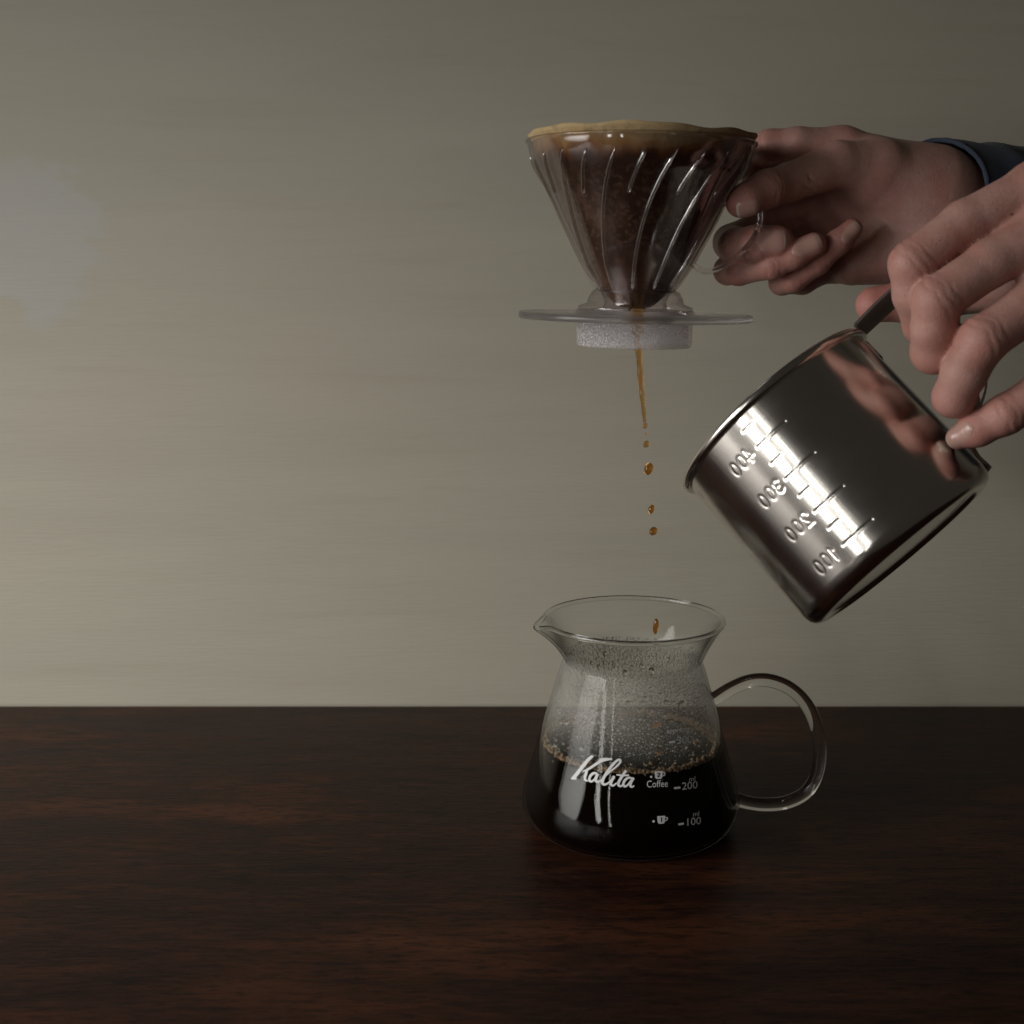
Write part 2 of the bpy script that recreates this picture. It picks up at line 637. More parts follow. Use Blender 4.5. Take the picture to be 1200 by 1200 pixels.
# ---- screen print, laid on the curved glass
def on_server(px, py, off=.12):
    """point of the server's outer wall seen at a pixel, with a small offset along the normal"""
    d = ray(px, py)
    o = CAM - np.array([X0, 0, 0])
    ts = np.arange(500, 700, .5)
    q = o + ts[:, None] * d
    ins = np.hypot(q[:, 0], q[:, 1]) < outer_r(q[:, 2])
    i = int(np.argmax(ins))
    lo, hi = ts[i - 1], ts[i]
    for _ in range(18):
        m = (lo + hi) / 2
        p = o + m * d
        if np.hypot(p[0], p[1]) < outer_r(p[2]): hi = m
        else: lo = m
    p = o + hi * d
    n = nrm([p[0], p[1], 0])
    return p + n * off


def ribbon(pts, widths, n=6):
    p = catmull(pts, n)
    wd = np.interp(np.linspace(0, 1, len(p)), np.linspace(0, 1, len(widths)), widths)
    v, f = [], []
    for i in range(len(p)):
        t = nrm(p[min(i + 1, len(p) - 1)] - p[max(i - 1, 0)])
        s = np.array([-t[1], t[0]]) * wd[i] / 2
        v += [p[i] + s, p[i] - s]
    for i in range(len(p) - 1):
        f.append((2 * i, 2 * i + 2, 2 * i + 3, 2 * i + 1))
    return v, f


PRINT_OFF = [.12]


def print_2d(name, polys, parent, lbl=None):
    """polys: list of (verts2d px, faces); each gets its own tiny offset"""
    V, F = [], []
    for v, f in polys:
        b = len(V)
        off = PRINT_OFF[0]
        PRINT_OFF[0] = .12 + (PRINT_OFF[0] - .12 + .02) % .2
        V += [on_server(x, y, off) for x, y in v]
        F += [tuple(i + b for i in q) for q in f]
    return mesh_obj(name, V, F, MAT['print'], parent, smooth=False)


def text_2d(s, px, py, size, slope=0.0, xs=1.0):
    """text laid out in photo pixels: left end of the baseline at (px, py)"""
    cu = bpy.data.curves.new('lettering', 'FONT')
    cu.body = s
    cu.size = 1
    cu.resolution_u = 3
    o = bpy.data.objects.new('lettering', cu)
    COL.objects.link(o)
    dg = bpy.context.evaluated_depsgraph_get()
    me = o.evaluated_get(dg).to_mesh()
    v = [(p.co.x, p.co.y) for p in me.vertices]
    f = [tuple(p.vertices) for p in me.polygons]
    o.evaluated_get(dg).to_mesh_clear()
    bpy.data.objects.remove(o)
    bpy.data.curves.remove(cu)
    return [(px + x * size * xs, py - y * size + x * size * xs * slope) for x, y in v], f


def zl(x, y):            # enlarged crop -> photo pixels
    return (660 + x / 7.06, 870 + y / 7.06)


logo = []
for pts, wd in [
    ([(82, 302), (120, 258), (165, 200), (205, 152), (240, 118)], [4.6, 4.8, 4.8, 4.6, 4.0]),
    ([(188, 160), (215, 138), (252, 116)], [2.2, 3.0, 1.6]),
    ([(66, 304), (92, 303), (116, 305)], [1.6, 3.0, 1.6]),
    ([(405, 140), (365, 145), (322, 155), (270, 185), (215, 222), (160, 246)], [2.0, 3.6, 4.2, 3.8, 3.2, 1.6]),
    ([(300, 147), (345, 139), (400, 141)], [1.5, 2.6, 1.2]),
    ([(198, 232), (190, 262), (180, 292), (186, 316), (206, 322)], [3.4, 3.6, 3.4, 3.0, 2.0]),
    ([(282, 262), (255, 258), (228, 280), (218, 312), (232, 328), (258, 312), (280, 278)], [2.8, 3.4, 3.6, 3.4, 3.0, 2.6, 2.4]),
    ([(288, 262), (272, 300), (276, 328), (300, 326), (330, 302)], [3.8, 3.8, 3.2, 2.6, 1.8]),
    ([(330, 302), (390, 245), (450, 195), (474, 160), (458, 147), (420, 178), (372, 238), (335, 300), (326, 336), (342, 352), (372, 340), (398, 312)], [1.6, 2.0, 2.6, 3.0, 3.0, 3.4, 3.8, 4.0, 3.8, 3.2, 2.4, 1.6]),
    ([(424, 282), (402, 322), (396, 350), (416, 360), (444, 338)], [3.6, 3.8, 3.4, 2.8, 1.8]),
    ([(520, 236), (488, 284), (460, 332), (458, 358), (478, 366), (504, 346)], [3.0, 3.8, 3.8, 3.4, 2.8, 1.6]),
    ([(440, 272), (490, 278), (545, 276)], [1.6, 3.0, 2.0]),
    ([(568, 302), (540, 296), (512, 316), (498, 346), (508, 368), (534, 356), (562, 318)], [2.6, 3.2, 3.6, 3.4, 3.0, 2.6, 2.4]),
    ([(582, 296), (560, 336), (556, 364), (570, 372), (588, 362)], [3.8, 3.8, 3.4, 2.6, 1.6]),
]:
    logo.append(ribbon([zl(*p) for p in pts], [q * .86 for q in wd]))
print_2d('logo', logo, server)


def bar(x0, y0, x1, y1, h):
    t = nrm([x1 - x0, y1 - y0])
    s = np.array([-t[1], t[0]]) * h / 2
    a, b = np.array([x0, y0]), np.array([x1, y1])
    return [a + s, b + s, b - s, a - s], [(0, 1, 2, 3)]


def disc(cx, cy_, r, n=12):
    return [(cx + r * math.cos(2 * math.pi * k / n), cy_ + r * math.sin(2 * math.pi * k / n)) for k in range(n)], [tuple(range(n))]


def cup_icon(cx, cy_, digit):
    """little cup silhouette with the digit cut out as a ring of strokes around it"""
    out = []
    # cup bowl built as frame pieces, leaving the digit's field free
    out.append(([(cx - 5.2, cy_ - 4.4), (cx + 4.4, cy_ - 5.0), (cx + 4.2, cy_ - 3.3), (cx - 5.0, cy_ - 2.8)], [(0, 1, 2, 3)]))
    out.append(([(cx - 5.0, cy_ - 2.8), (cx - 2.0, cy_ - 3.0), (cx - 1.8, cy_ + 2.9), (cx - 4.4, cy_ + 2.6)], [(0, 1, 2, 3)]))
    out.append(([(cx + 1.7, cy_ - 3.2), (cx + 4.2, cy_ - 3.3), (cx + 3.8, cy_ + 2.2), (cx + 1.6, cy_ + 2.8)], [(0, 1, 2, 3)]))
    out.append(([(cx - 4.4, cy_ + 2.6), (cx + 3.8, cy_ + 2.2), (cx + 2.6, cy_ + 4.1), (cx - 3.0, cy_ + 4.4)], [(0, 1, 2, 3)]))
    out.append(ribbon([(cx + 4.4, cy_ - 2.8), (cx + 6.6, cy_ - 2.8), (cx + 6.4, cy_ - .2), (cx + 4.0, cy_ + .8)], [1, 1.1, 1.1, 1]))
    if digit == '1':
        out.append(([(cx - 1.8, cy_ - 2.9), (cx - .7, cy_ - 2.9), (cx - .7, cy_ + 2.8), (cx - 1.8, cy_ + 2.8)], [(0, 1, 2, 3)]))
        out.append(([(cx + .7, cy_ - 3.0), (cx + 1.7, cy_ - 3.0), (cx + 1.6, cy_ + 2.8), (cx + .7, cy_ + 2.8)], [(0, 1, 2, 3)]))
    else:
        out.append(([(cx - 1.8, cy_ - 1.6), (cx + .5, cy_ - 1.4), (cx - 1.4, cy_ + 1.3), (cx - 1.8, cy_ + 1.2)], [(0, 1, 2, 3)]))
        out.append(([(cx + 1.7, cy_ - .4), (cx + 1.6, cy_ + 1.6), (cx - .2, cy_ + 1.6), (cx + .9, cy_ + .2)], [(0, 1, 2, 3)]))
    return out


pr = lambda *polys: list(polys)
print_2d('scale_mark', pr(bar(784, 870.7, 791, 869.6, 2.6), text_2d('300', 792.5, 872.6, 12.5, -.10)), server)
print_2d('scale_mark', pr(bar(789.5, 924.3, 797, 923.4, 2.4), text_2d('200', 798.5, 926.3, 12.5, -.12)), server)
print_2d('scale_mark', pr(bar(794.5, 966.6, 801, 965.6, 2.4), text_2d('100', 802.5, 968.4, 12.5, -.13)), server)
print_2d('lettering', pr(text_2d('approx.', 781, 860, 8.0, -.10)), server)
print_2d('lettering', pr(text_2d('ml', 804, 861.6, 7.5, -.12)), server)
print_2d('lettering', pr(text_2d('ml', 807, 916.5, 8.0, -.14)), server)
print_2d('lettering', pr(text_2d('ml', 811.5, 957.5, 8.0, -.14)), server)
print_2d('lettering', pr(text_2d('Coffee', 757.5, 923.4, 11.6, -.035, .80)), server)
print_2d('cup_symbol', cup_icon(772, 909, '2') + [disc(763, 911, 1.4)], server)
print_2d('cup_symbol', cup_icon(775, 961.5, '1') + [disc(765.8, 963.2, 1.5)], server)


# ---- condensation beads on the inner wall
def bead_mesh(items):
    """items: (center, normal, radius, flatten, sag)"""
    V, F = [], []
    rings = [(0.0, 1.0), (.5, .86), (.86, .5), (1.0, 0.0)]
    nseg = 7
    for c, n, r, fl, sag in items:
        n = nrm(n)
        a = nrm(np.cross((0, 0, 1), n))
        b = np.cross(n, a)
        base = len(V)
        V.append(c + n * r * fl)
        for (rr, hh) in rings[1:]:
            for k in range(nseg):
                t = 2 * math.pi * k / nseg
                yy = math.sin(t) * (1 + sag * (1 if math.sin(t) < 0 else .0))
                V.append(c + a * (rr * r * math.cos(t)) + b * (rr * r * yy) + n * (r * fl * hh))
        for k in range(nseg):
            l = (k + 1) % nseg
            F.append((base, base + 1 + k, base + 1 + l))
            for q in range(2):
                F.append((base + 1 + q * nseg + k, base + 1 + (q + 1) * nseg + k, base + 1 + (q + 1) * nseg + l, base + 1 + q * nseg + l))
        F.append(tuple(base + 1 + 2 * nseg + k for k in range(nseg))[::-1])
    return V, F


items = []
grid = {}


def far_enough(p, r):
    key = tuple((p // 3).astype(int))
    for dx in (-1, 0, 1):
        for dy in (-1, 0, 1):
            for dz in (-1, 0, 1):
                for q, rq in grid.get((key[0] + dx, key[1] + dy, key[2] + dz), ()):
                    if np.linalg.norm(p - q) < (r + rq) * 1.06:
                        return False
    grid.setdefault(key, []).append((p, r))
    return True


for rmin, rmax, tries in ((1.1, 1.7, 60), (.8, 1.2, 130), (.5, .75, 3200), (.32, .5, 13000), (.2, .32, 12000)):
    for _ in range(tries):
        z = 40.0 + 40 * rng.random()
        if z > 72 and rmax > .8: continue
        if rng.random() < min(.93, max(0, (58 - z) / 15)) or (z > 75 and rng.random() < .55):
            continue
        az = rng.random() * 2 * math.pi
        r = rmin + (rmax - rmin) * rng.random()
        R = float(inner_r(z))
        p = np.array([R * math.cos(az), R * math.sin(az), z])
        if not far_enough(p, r):
            continue
        items.append((p + .05 * np.array([math.cos(az), math.sin(az), 0]), (-math.cos(az), -math.sin(az), .25), r, .55, .12 * rng.random() if r < .8 else 1.1 * rng.random()))
bv, bf = bead_mesh(items)
cond = mesh_obj('condensation', bv, bf, MAT['water'], server)
tag(cond, 'water beads on the inside of the glass above the coffee', kind='stuff')

# ---- coffee inside the server
LEVEL = 38.8
coffee = empty('coffee', (X0 * S, 0, .0022))
tag(coffee, 'black coffee with a tan foam ring filling the lower part of the glass server', 'coffee')
zz = np.linspace(2.1, LEVEL, 26)
cp = [(0.01, 2.1)] + [(float(inner_r(z)) - .35, z) for z in zz] + [(float(inner_r(LEVEL)) - .9, LEVEL + .15), (20, LEVEL - .1), (.01, LEVEL - .1)]
v, f = lathe(cp, 96, close=False)
v[:, 2] -= 2.2 - .3
liq = mesh_obj('liquid', v, f, MAT['coffee'], coffee)
fi = []


def ico(r_, c, V, F):
    t = (1 + 5 ** .5) / 2
    vs = [nrm(x) for x in [(-1, t, 0), (1, t, 0), (-1, -t, 0), (1, -t, 0), (0, -1, t), (0, 1, t), (0, -1, -t), (0, 1, -t), (t, 0, -1), (t, 0, 1), (-t, 0, -1), (-t, 0, 1)]]
    fs = [(0, 11, 5), (0, 5, 1), (0, 1, 7), (0, 7, 10), (0, 10, 11), (1, 5, 9), (5, 11, 4), (11, 10, 2), (10, 7, 6), (7, 1, 8), (3, 9, 4), (3, 4, 2), (3, 2, 6), (3, 6, 8), (3, 8, 9), (4, 9, 5), (2, 4, 11), (6, 2, 10), (8, 6, 7), (9, 8, 1)]
    vs = list(vs)
    mid = {}
    f2 = []
    for a, b, c_ in fs:
        ids = []
        for p, q in ((a, b), (b, c_), (c_, a)):
            k = (min(p, q), max(p, q))
            if k not in mid:
                vs.append(nrm(vs[p] + vs[q])); mid[k] = len(vs) - 1
            ids.append(mid[k])
        x, y, z = ids
        f2 += [(a, x, z), (b, y, x), (c_, z, y), (x, y, z)]
    b0 = len(V)
    V += [c + q * r_ for q in vs]
    F += [tuple(i + b0 for i in q) for q in f2]


FV, FF = [], []
Rl = float(inner_r(LEVEL))
for k in range(2600):
    az = rng.random() * 2 * math.pi
    r = .40 + .85 * rng.random() ** 2
    dep = abs(rng.normal()) * 1.4
    if rng.random() < .05: dep = rng.random() * 12
    z = LEVEL - .5 + rng.normal() * 1.35 if dep < 1.1 else LEVEL + .05
    R = float(inner_r(z)) - r * .9 - .35 - dep
    ico(r, np.array([R * math.cos(az), R * math.sin(az), z - 1.9]), FV, FF)
foam = mesh_obj('foam', FV, FF, MAT['foam'], coffee)
tag(foam, 'ring of tan foam bubbles on the coffee', kind='stuff')

# ------------------------------------------------------------------ dripper
DX = at_y(743.8, 375, 0)[0]
DZ = 230.6                                     # underside of the plate
TILT = math.radians(1.1)
dripper = empty('coffee_dripper', (DX * S, 0, DZ * S))
dripper.rotation_euler = (0, TILT, 0)
tag(dripper, 'clear plastic cone dripper with spiral ribs held in the air above the server', 'coffee dripper')
CONE = [(16.0, 12.0), (16.7, 13.2), (21.7, 21.0), (24.2, 25.0), (29.4, 35.2), (33.6, 43.5), (37.2, 50.6), (41.4, 58.0), (44.4, 62.8), (46.4, 67.0), (47.6, 71.0), (48.1, 73.6)]
CC = catmull(CONE, 4)
cone_r = interp_profile([(r, z) for r, z in CC])
CT = 1.7
inn = [(r - CT, z) for r, z in CC]
sec = [tuple(p) for p in CC] + [(48.9, 73.7), (49.0, 74.6), (48.4, 75.0), (46.6, 75.0)] + inn[::-1]
v, f = lathe(sec, 144, close=True)
mesh_obj('cone', v, f, MAT['dripper'], dripper)


def rib_points(az0, z0, z1, n=26):
    pts = []
    for k in range(n):
        z = z0 + (z1 - z0) * k / (n - 1)
        t = (z - 12.5) / 58
        az = az0 + math.radians(-9 + 10 * t + 14 * t * t)
        R = float(cone_r(z)) - .15
        pts.append((R * math.sin(az), -R * math.cos(az), z))
    return np.array(pts)


for k in range(24):
    az = math.radians(15 * k - 1.0)
    long = k % 2 == 0
    pts = rib_points(az, 13.0 if long else 51, 69.5 if long else 68.5, 30 if long else 14)
    def rs(t, L=long):
        r = .95 * min(1, (t / .04 + .25) if t < .03 else 1) * min(1, ((1 - t) / .12 + .15))
        if not L: r *= min(1, t / .12 + .3)
        return circle(r, 8, r * 1.0)
    rv, rf = sweep(pts, rs, lambda t, p=pts: p[min(int(t * (len(p) - 1)), len(p) - 1)] * np.array([1, 1, 0]))
    mesh_obj('rib', rv, rf, MAT['rib'], dripper)

# collar, plate, skirt
v, f = lathe([(15.0, 11.6), (17.4, 13.2), (18.8, 12.4), (20.4, 9.6), (20.9, 7.4), (24.6, 6.0), (25.0, 4.4), (14, 4.4), (13.2, 8)], 96)
mesh_obj('collar', v, f, MAT['dripper'], dripper)
v, f = lathe([(12.5, .2), (49.6, .2), (50.4, .6), (50.6, 1.6), (50.4, 2.8), (49.8, 3.3), (47.6, 3.4), (46.8, 2.9), (26, 2.9), (25.4, 4.4), (12.5, 4.4)], 144)
mesh_obj('plate', v, f, MAT['plate'], dripper)
v, f = lathe([(23.4, 0), (23.3, -9.6), (23.9, -11.0), (24.3, -11.1), (24.9, -10.4), (25.1, -8), (25.1, 0)], 96)
mesh_obj('skirt', v, f, MAT['frosted'], dripper)
rv, rf = sweep(np.array([(15.3, -19.8, 4.9), (17.2, -22.6, 4.3), (18.5, -26.4, 3.9)]), circle(.55, 8), (0, 0, 1))
mesh_obj('vent_rib', rv, rf, MAT['plastic'], dripper)
# handle: flat clear loop on the right, turned a little to the viewer
hl = [(35.5, 49.5), (42, 50.8), (47.5, 50), (51.2, 46), (51, 40), (48, 34), (42, 27.5), (35, 22.8), (29, 21.5), (24.5, 24)]
haz = math.radians(-15)
path = np.array([(x * math.cos(haz), x * math.sin(haz), z) for x, z in hl])
path = catmull(path, 6)
hv, hf = sweep(path, rrect(5.0, 2.2, .9), (-math.sin(haz), math.cos(haz), 0))
mesh_obj('handle', hv, hf, MAT['plastic'], dripper)

# paper filter
filt = empty('paper_filter', (DX * S, 0, DZ * S))
filt.rotation_euler = (0, TILT, 0)
tag(filt, 'tan cone paper filter soaked dark with wet coffee, inside the clear dripper', 'paper filter')
N, Mz = 160, 48
v, f = [], []
for side in (0, 1):
    for j in range(Mz + 1):
        t = j / Mz
        z = 11.0 + (76.8 - 11.0) * t
        for i in range(N):
            a = 2 * math.pi * i / N
            top = 77.8 + .5 * math.sin(3 * a + 1.0) + .35 * math.sin(7 * a + .4) + .3 * math.sin(13 * a)
            zi = 5.6 + (top - 5.6) * t
            if zi < 73:
                R = float(cone_r(max(zi, 12.5))) - CT - .55
            else:
                R = float(cone_r(73)) - CT - .55 + (zi - 73) * .62
            R = R if zi > 12.5 else 6.0 + (R - 6.0) * ((zi - 5.6) / 6.9) ** .8
            R += (.22 * math.sin(9 * a + 3 * t) + .15 * math.sin(23 * a + 9 * t)) * min(1, 2 * (1 - t) + .4)
            R -= .35 * side
            v.append((R * math.cos(a), R * math.sin(a), zi))
L = N * (Mz + 1)
for j in range(Mz):
    for i in range(N):
        k = (i + 1) % N
        f.append((j * N + i, j * N + k, (j + 1) * N + k, (j + 1) * N + i))
        f.append((L + j * N + i, L + (j + 1) * N + i, L + (j + 1) * N + k, L + j * N + k))
for i in range(N):
    k = (i + 1) % N
    f.append((Mz * N + i, Mz * N + k, L + Mz * N + k, L + Mz * N + i))
f.append(tuple(range(N))[::-1])
mesh_obj('paper', v, f, MAT['filter'], filt)
# wet grounds in the filter
gv, gf = [], []
for j in range(25):
    t = j / 24
    for i in range(72):
        a = 2 * math.pi * i / 72
        R = 38.0 * t
        z = 50 + 9 * t ** 2 + .5 * math.sin(11 * a + 20 * t) * t + rng.normal() * .25
        R = min(R, float(cone_r(z)) - CT - 1.4)
        gv.append((R * math.cos(a), R * math.sin(a), z))
for j in range(24):
    for i in range(72):
        k = (i + 1) % 72
        gf.append((j * 72 + i, j * 72 + k, (j + 1) * 72 + k, (j + 1) * 72 + i))
g = mesh_obj('coffee_grounds', gv, gf, MAT['grounds'], filt)
tag(g, 'dark wet coffee grounds in the paper filter', kind='stuff')

# ------------------------------------------------------------------ coffee stream and drops
pts = np.array([at_y(x, y, -2) for x, y in [(746, 352), (746.8, 380), (747.5, 400), (749.5, 425), (751.5, 452), (753.2, 472), (754.8, 486), (755.6, 495)]])
c0 = pts[0].copy()
path = catmull(pts - c0, 6)


def ss(t):
    r = 4.2 - 2.6 * min(1, t / .28) if t < .28 else 1.55 - .85 * (t - .28) / .72
    r *= 1 + .10 * math.sin(40 * t) + .06 * math.sin(90 * t + 1)
    return circle(max(r, .3), 12)


sv, sf = sweep(path, ss, (0, 1, 0))
st = mesh_obj('coffee_stream', sv, sf, MAT['amber'])
st.location = tuple(c0 * S)
tag(st, 'thin amber coffee stream running from the underside of the dripper', 'coffee stream')


def drop(px, py, rx, rz, label, y=-2, m='drop', tail=0.0):
    c = at_y(px, py, y)
    k = (c[1] - CAM[1]) * 1.0 / FPX
    k = np.dot(c - CAM, FWD) / FPX
    prof = []
    for i in range(13):
        a = math.pi * i / 12
        z = -math.cos(a) * rz * k
        r = math.sin(a) * rx * k * (1 - .25 * max(0, -math.cos(a)) * 0 - tail * max(0, -math.cos(a - math.pi)) * .5)
        prof.append((max(r, .001), z))
    v, f = lathe(prof, 16, close=False)
    v[:, 0] += .12 * rx * k * np.sin(v[:, 2] / (rz * k) * 2)
    o = mesh_obj('coffee_drop', v, f, MAT[m])
    o.location = tuple(c * S)
    tag(o, label, 'drop', 'coffee drops falling from the dripper')
    return o


drop(756.0, 499, 3.3, 3.4, 'amber coffee drop touching the lower end of the stream', m='amber')
drop(756.9, 508, 1.3, 1.8, 'tiniest coffee drop, just below the end of the stream', m='amber')
drop(757.6, 520.5, 3.9, 4.2, 'small coffee drop second below the stream end', m='amber')
drop(760.2, 549.5, 5.4, 7.2, 'largest coffee drop, midway between dripper and server', tail=.2)
drop(763.2, 597, 3.8, 5.6, 'pointed coffee drop, second last above the server', tail=.8)
drop(765.6, 622.5, 4.8, 5.0, 'round coffee drop, lowest one above the server rim')
drop(768.5, 734, 3.4, 9.5, 'long coffee drop falling through the mouth of the server')
drop(770, 846, 6.0, 8.0, 'blurred coffee drop behind the fogged glass of the server', y=-4)
drop(771.5, 879, 4.6, 5.8, 'coffee drop inside the server just above the coffee surface', y=-18)

# ------------------------------------------------------------------ steel measuring mug
MOUTH = P(904, 481, 545)
BASE = P(1058.5, 650, 523)
AX = nrm(MOUTH - BASE)
HM = float(np.linalg.norm(MOUTH - BASE))
UX = nrm(np.array([1, 0, 0]) - AX * AX[0])
# local x points to where the handle is (upper right in the picture), local -y towards the viewer
hd = nrm(RIGHT * .742 + UP * .672 - .02 * FWD)
LX = nrm(hd - AX * np.dot(hd, AX))
LY = np.cross(AX, LX)
RM = 45.8


def mug_local(p):
    q = np.asarray(p) - BASE
    return np.array([np.dot(q, LX), np.dot(q, LY), np.dot(q, AX)])


def mug_hit(px, py):
    """(angle, height) on the mug's wall seen at a pixel"""
    o = mug_local(CAM)
    d = mug_local(ray(px, py) + BASE)
    a = d[0] ** 2 + d[1] ** 2
    b = 2 * (o[0] * d[0] + o[1] * d[1])
    c = o[0] ** 2 + o[1] ** 2 - RM ** 2
    t = (-b - math.sqrt(max(b * b - 4 * a * c, 0))) / (2 * a)
    p = o + t * d
    return math.atan2(p[1], p[0]), p[2]


def zm(x, y):
    return mug_hit(840 + x / 5.455, 470 + y / 5.455)


strokes = []          # polylines in unrolled (arc mm, height mm)


def unroll(ah):
    return np.array([(ah[0] + math.pi / 2) * RM, ah[1]])


for (a, b) in [((262, 297), (435, 132)), ((442, 500), (622, 332)), ((625, 706), (808, 547)), ((810, 922), (990, 757)),
               ((168, 194), (230, 140)), ((350, 400), (410, 345)), ((530, 605), (592, 550)), ((715, 812), (780, 762))]:
    p, q = unroll(zm(*a)), unroll(zm(*b))
    m = (p[1] + q[1]) / 2
    strokes.append(np.array([(p[0], m), (q[0], m)]))
EL = [(.5 + .42 * math.cos(t), .5 + .5 * math.sin(t)) for t in np.linspace(0, 2 * math.pi, 17)]
DIG = {'0': [EL],
       '1': [[(.25, .75), (.55, 1), (.55, 0)]],
       '2': [catmull([(.1, .75), (.3, .98), (.7, .98), (.88, .72), (.6, .4), (.1, 0), (.1, 0)], 4), [(.1, 0), (.9, 0)]],
       '3': [catmull([(.12, .85), (.45, 1), (.82, .8), (.7, .56), (.42, .52)], 4), catmull([(.42, .52), (.75, .48), (.9, .22), (.5, 0), (.08, .15)], 4)],
       '4': [[(.68, 0), (.68, 1), (.08, .32), (.92, .32)]]}
DW, DH = 3.4, 5.2
for chars, pos in [('400', [(205, 345), (162, 390), (118, 440)]), ('300', [(392, 548), (345, 592), (297, 640)]),
                   ('200', [(575, 758), (521, 805), (468, 850)]), ('100', [(745, 978), (701, 1020), (653, 1065)])]:
    hs = [unroll(zm(*p)) for p in pos]
    hm = np.mean([h[1] for h in hs])
    for ch, h in zip(chars, hs):
        for s in DIG[ch]:
            strokes.append(np.array([(h[0] - (x - .5) * DW, hm + (y - .5) * DH) for x, y in s]))   # mirrored, as stamped


def seg_dist(p, a, b):
    ab = b - a
    t = np.clip(((p - a) @ ab) / max(ab @ ab, 1e-9), 0, 1)
    return np.linalg.norm(p - a - t[:, None] * ab, axis=1)


mug = empty('measuring_mug', tuple(BASE * S))
rotm = Matrix(((LX[0], LY[0], AX[0]), (LX[1], LY[1], AX[1]), (LX[2], LY[2], AX[2])))
mug.rotation_euler = rotm.to_euler()
tag(mug, 'polished stainless steel measuring mug tipped sideways, held by its strap handle', 'mug')
# outside wall: unevenly spaced columns, fine where the figures are stamped
amin = min(s[:, 0].min() for s in strokes) - 3
amax = max(s[:, 0].max() for s in strokes) + 3
fine = np.arange(amin, amax, .3)
rest = np.linspace(amax, amin + 2 * math.pi * RM, 150)[:-1]
cols = np.concatenate([fine, rest])
low = [(.01, 1.6), (33, 1.6), (36.5, 1.5), (37.2, .9), (37.8, .2), (39.5, 0), (41.8, .25), (43.6, 1.2), (44.9, 2.8), (45.5, 4.6), (45.75, 6.5)]
zs = np.arange(7, HM - 3.0, .35)
prof = low + [(RM, z) for z in zs] + [(RM, HM - 2.6)]
m = len(prof)
n = len(cols)
ang = cols / RM - math.pi / 2
pr_ = np.array(prof)
RR = np.repeat(pr_[None, :, 0], n, 0)
ZZ = np.repeat(pr_[None, :, 1], n, 0)
AA = np.repeat(cols[:, None], m, 1)
flat = np.stack([AA.ravel(), ZZ.ravel()], 1)
disp = np.zeros(len(flat))
dmin = np.full(len(flat), 9.0)
for s in strokes:
    lo, hi = s.min(0) - 1.6, s.max(0) + 1.6
    sel = np.where((flat[:, 0] > lo[0]) & (flat[:, 0] < hi[0]) & (flat[:, 1] > lo[1]) & (flat[:, 1] < hi[1]))[0]
    if len(sel) == 0: continue
    for a, b in zip(s[:-1], s[1:]):
        dmin[sel] = np.minimum(dmin[sel], seg_dist(flat[sel], a, b))
disp = -.18 * np.exp(-(dmin / .56) ** 2)
disp[ZZ.ravel() < 6.6] = 0
RR = RR + disp.reshape(RR.shape)
V = np.stack([RR * np.cos(ang)[:, None], RR * np.sin(ang)[:, None], ZZ], 2).reshape(-1, 3)
F = []
for i in range(n):
    j = (i + 1) % n
    F += [(i * m + k, j * m + k, j * m + k + 1, i * m + k + 1) for k in range(m - 1)]
mesh_obj('wall', V, F, MAT['steel'], mug)
# lining and rolled lip
v, f = lathe([(.01, 2.6), (40, 2.6), (43.6, 4.6), (44.7, 8), (44.75, HM - 2.6)], 96, close=False)
mesh_obj('lining', v, [q[::-1] for q in f], MAT['steel'], mug)
v, f = lathe([(44.6 + 1.75 + 1.75 * math.cos(t), HM - 1.9 + 1.9 * math.sin(t)) for t in np.linspace(0, 2 * math.pi, 15)[:-1]], 144)
mesh_obj('lip', v, f, MAT['steel'], mug)
# strap handle


def mlz(px, py, y):
    """mug-local point of the handle plane (local y fixed) seen at a pixel"""
    o = mug_local(CAM)
    d = mug_local(ray(px, py) + BASE)
    t = (y - o[1]) / d[1]
    return o + t * d


hp = [(1002, 399), (1003, 391), (1011, 383), (1034, 361), (1056, 343), (1075, 342), (1095, 360), (1122, 394), (1147, 430), (1153, 452), (1147, 478), (1134, 505), (1129, 520), (1131, 531), (1141, 543), (1159, 561)]
path = np.array([mlz(x, y, 0) for x, y in hp])
path[:2, 0] = (RM + 1.2, RM + 1.9)
path[-3:, 0] = (RM + 2.0, RM + .85, RM + .7)
path[-1, 2] = max(path[-1, 2], 4)
path = catmull(path, 6)


def strap(t):
    wd = 11.0 + 5 * math.exp(-(t / .05) ** 2) + 4 * math.exp(-((1 - t) / .06) ** 2)
    return rrect(wd, 1.5, .6, 3)


hv, hf = sweep(path, strap, lambda t: (0, 1, -.5 * math.exp(-((t - .2) / .2) ** 2)))
mesh_obj('handle', hv, hf, MAT['satin'], mug)
v, f = [], []
for j in range(7):
    for i in range(13):
        a = math.radians(-13 + 26 * i / 12)
        z = HM - 16 + 12.5 * j / 6
        e = max(abs(i - 6) / 6, abs(j - 3) / 3)
        R = RM + (.8 if e < .99 else -.15)
        v.append((R * math.cos(a), R * math.sin(a), z))
for j in range(6):
    for i in range(12):
        f.append((j * 13 + i, j * 13 + i + 1, (j + 1) * 13 + i + 1, (j + 1) * 13 + i))
mesh_obj('handle_bracket', v, f, MAT['steel'], mug)


# ------------------------------------------------------------------ hands
def smin(a, b, k):
    h = np.maximum(k - np.abs(a - b), 0) / k
    return np.minimum(a, b) - h * h * k * .25


